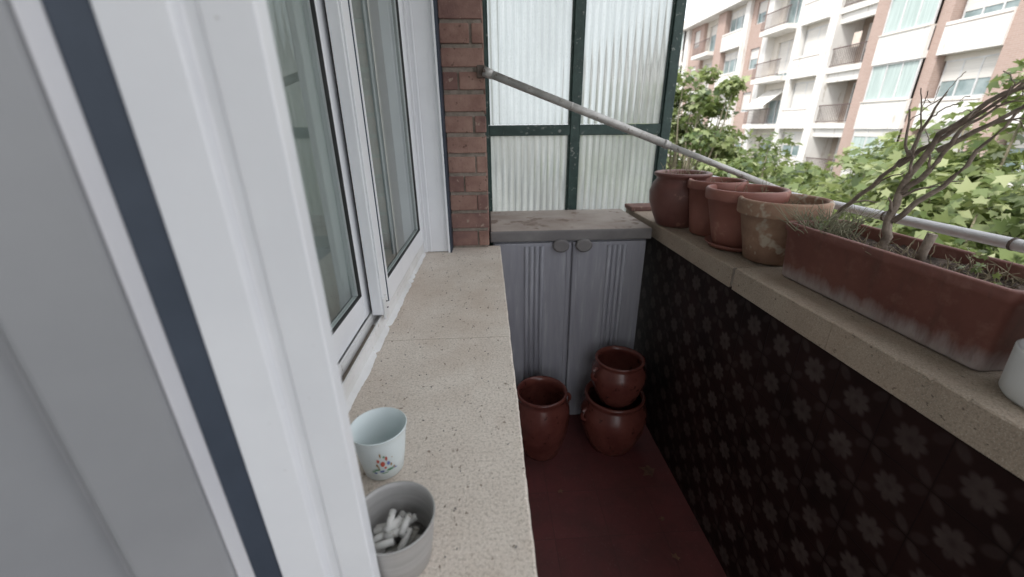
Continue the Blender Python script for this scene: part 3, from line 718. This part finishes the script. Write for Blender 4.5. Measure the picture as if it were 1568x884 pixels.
# ---------------------------------------------------------------- plane trees
def tree(name,x,y,ztop,rx,ry,rz,ncl,nleaf,ls,seed,simple=False):
    rs=np.random.RandomState(seed); random.seed(seed)
    g=group(name); zc=ztop-rz; c=np.array([x,y,zc])
    d=rs.normal(size=(ncl,3)); d/=np.linalg.norm(d,axis=1)[:,None]; d[:,2]=np.where(d[:,2]<-.3,-d[:,2]*.5,d[:,2])
    rr=rs.uniform(.45,1.0,ncl)**.7
    cl=c+d*rr[:,None]*np.array([rx,ry,rz])
    sz=rs.uniform(.15,.32,ncl)*min(rx,rz)
    idx=rs.randint(0,ncl,nleaf); off=rs.normal(size=(nleaf,3)); off/=np.linalg.norm(off,axis=1)[:,None]; off*=(rs.uniform(.2,1.15,nleaf)**.6)[:,None]
    off[:,2]*=.7
    cen=cl[idx]+off*sz[idx][:,None]
    nor=off*.6+d[idx]*.4+np.array([0,0,.7])+rs.normal(0,.55,(nleaf,3))
    clshade=rs.uniform(-.26,.26,ncl)
    shade=.52+clshade[idx]+rs.normal(0,.26,nleaf)
    np.random.seed(seed)
    leafmesh('foliage',cen,nor,rs.uniform(.5,1.15,nleaf)*ls,LEAF,g,shade,simple)
    P=[]; base=Vector((x+.2,y-.1,GR)); fork=Vector((x,y,zc-rz*.9))
    P.append((wiggle(base,fork,6,.08),[.26,.23,.21,.2,.18,.17,.16]))
    for i in range(ncl):
        e=Vector(cl[i]); m=fork.lerp(e,.5)+Vector((0,0,-.15*rz))
        f=wiggle(fork,m,3,.06)[:-1]+wiggle(m,e,3,.06)
        P.append((f,[.07,.055,.045,.035,.025,.016,.008]))
    tubes('trunk_and_limbs',P,TRUNK,g,7)
    return g
tree('plane_tree',5.15,11.0,1.50,1.75,1.8,2.5,64,7000,.145,1)
tree('plane_tree',6.2,8.8,-.25,1.9,1.9,2.2,56,5400,.145,2)
tree('plane_tree',6.6,6.5,-.15,1.8,1.7,2.2,56,5400,.14,3)
tree('plane_tree',5.5,3.9,.85,1.8,1.7,2.7,76,7600,.13,4)
tree('plane_tree',5.8,16.0,.4,2.2,2.4,2.4,40,3200,.17,5,True)
tree('plane_tree',5.8,.2,.7,1.9,1.8,2.8,36,1800,.16,6,True)
for i,yy in enumerate((10,16.5,23,30)):
    tree('plane_tree',15.4+.3*(i%2),yy,(-1.1,-.9,-.6,-.3)[i],2.6,3.1,3.0,42,2800,.21,20+i,True)

# ---------------------------------------------------------------- world + sun
w=bpy.data.worlds.new('World'); S.world=w; w.use_nodes=True; nt=w.node_tree
bg=nt.nodes['Background']; sk=N(nt,'ShaderNodeTexSky'); sk.sky_type='NISHITA'; sk.sun_disc=False
EL=math.radians(52); AZ=(-.8,-.6)
sk.sun_elevation=EL; sk.sun_rotation=math.atan2(AZ[0],AZ[1]); sk.dust_density=4; sk.air_density=1.0; sk.altitude=50
hs=N(nt,'ShaderNodeHueSaturation'); hs.inputs['Saturation'].default_value=.22; hs.inputs['Value'].default_value=1.0
lk(nt,sk.outputs[0],hs.inputs['Color'])
cl=mixc(nt,.7,hs.outputs[0],(15.4,15.9,16.8)); lk(nt,cl,bg.inputs[0]); bg.inputs[1].default_value=.15
sl=bpy.data.lights.new('sun','SUN'); sl.energy=3.6; sl.angle=math.radians(12); sl.color=(1,.965,.91)
so=bpy.data.objects.new('sun',sl); COL.objects.link(so)
dv=Vector((AZ[0]*math.cos(EL),AZ[1]*math.cos(EL),math.sin(EL)))
so.rotation_euler=(dv).to_track_quat('Z','Y').to_euler()

# ---------------------------------------------------------------- camera
cam=bpy.data.cameras.new('camera'); co=bpy.data.objects.new('camera',cam); COL.objects.link(co)
cam.lens=14.1; cam.sensor_width=36; cam.clip_start=.02; cam.clip_end=6000
F_=Vector((-.0574,-.370,.9272)); D_=Vector((.00966,.9287,.3707)); R_=Vector((.9983,-.03024,.0497))
right=Vector((R_.x,F_.x,-D_.x)); down=Vector((R_.y,F_.y,-D_.y)); fwd=Vector((R_.z,F_.z,-D_.z))
fwd.normalize(); right=(right-fwd*right.dot(fwd)).normalized(); up=right.cross(fwd)
m=Matrix(((right.x,up.x,-fwd.x,0),(right.y,up.y,-fwd.y,0),(right.z,up.z,-fwd.z,0),(0,0,0,1)))
co.matrix_world=m
cam.dof.use_dof=True; cam.dof.focus_distance=1.0; cam.dof.aperture_fstop=3.4
S.camera=co
S.view_settings.view_transform='Standard'
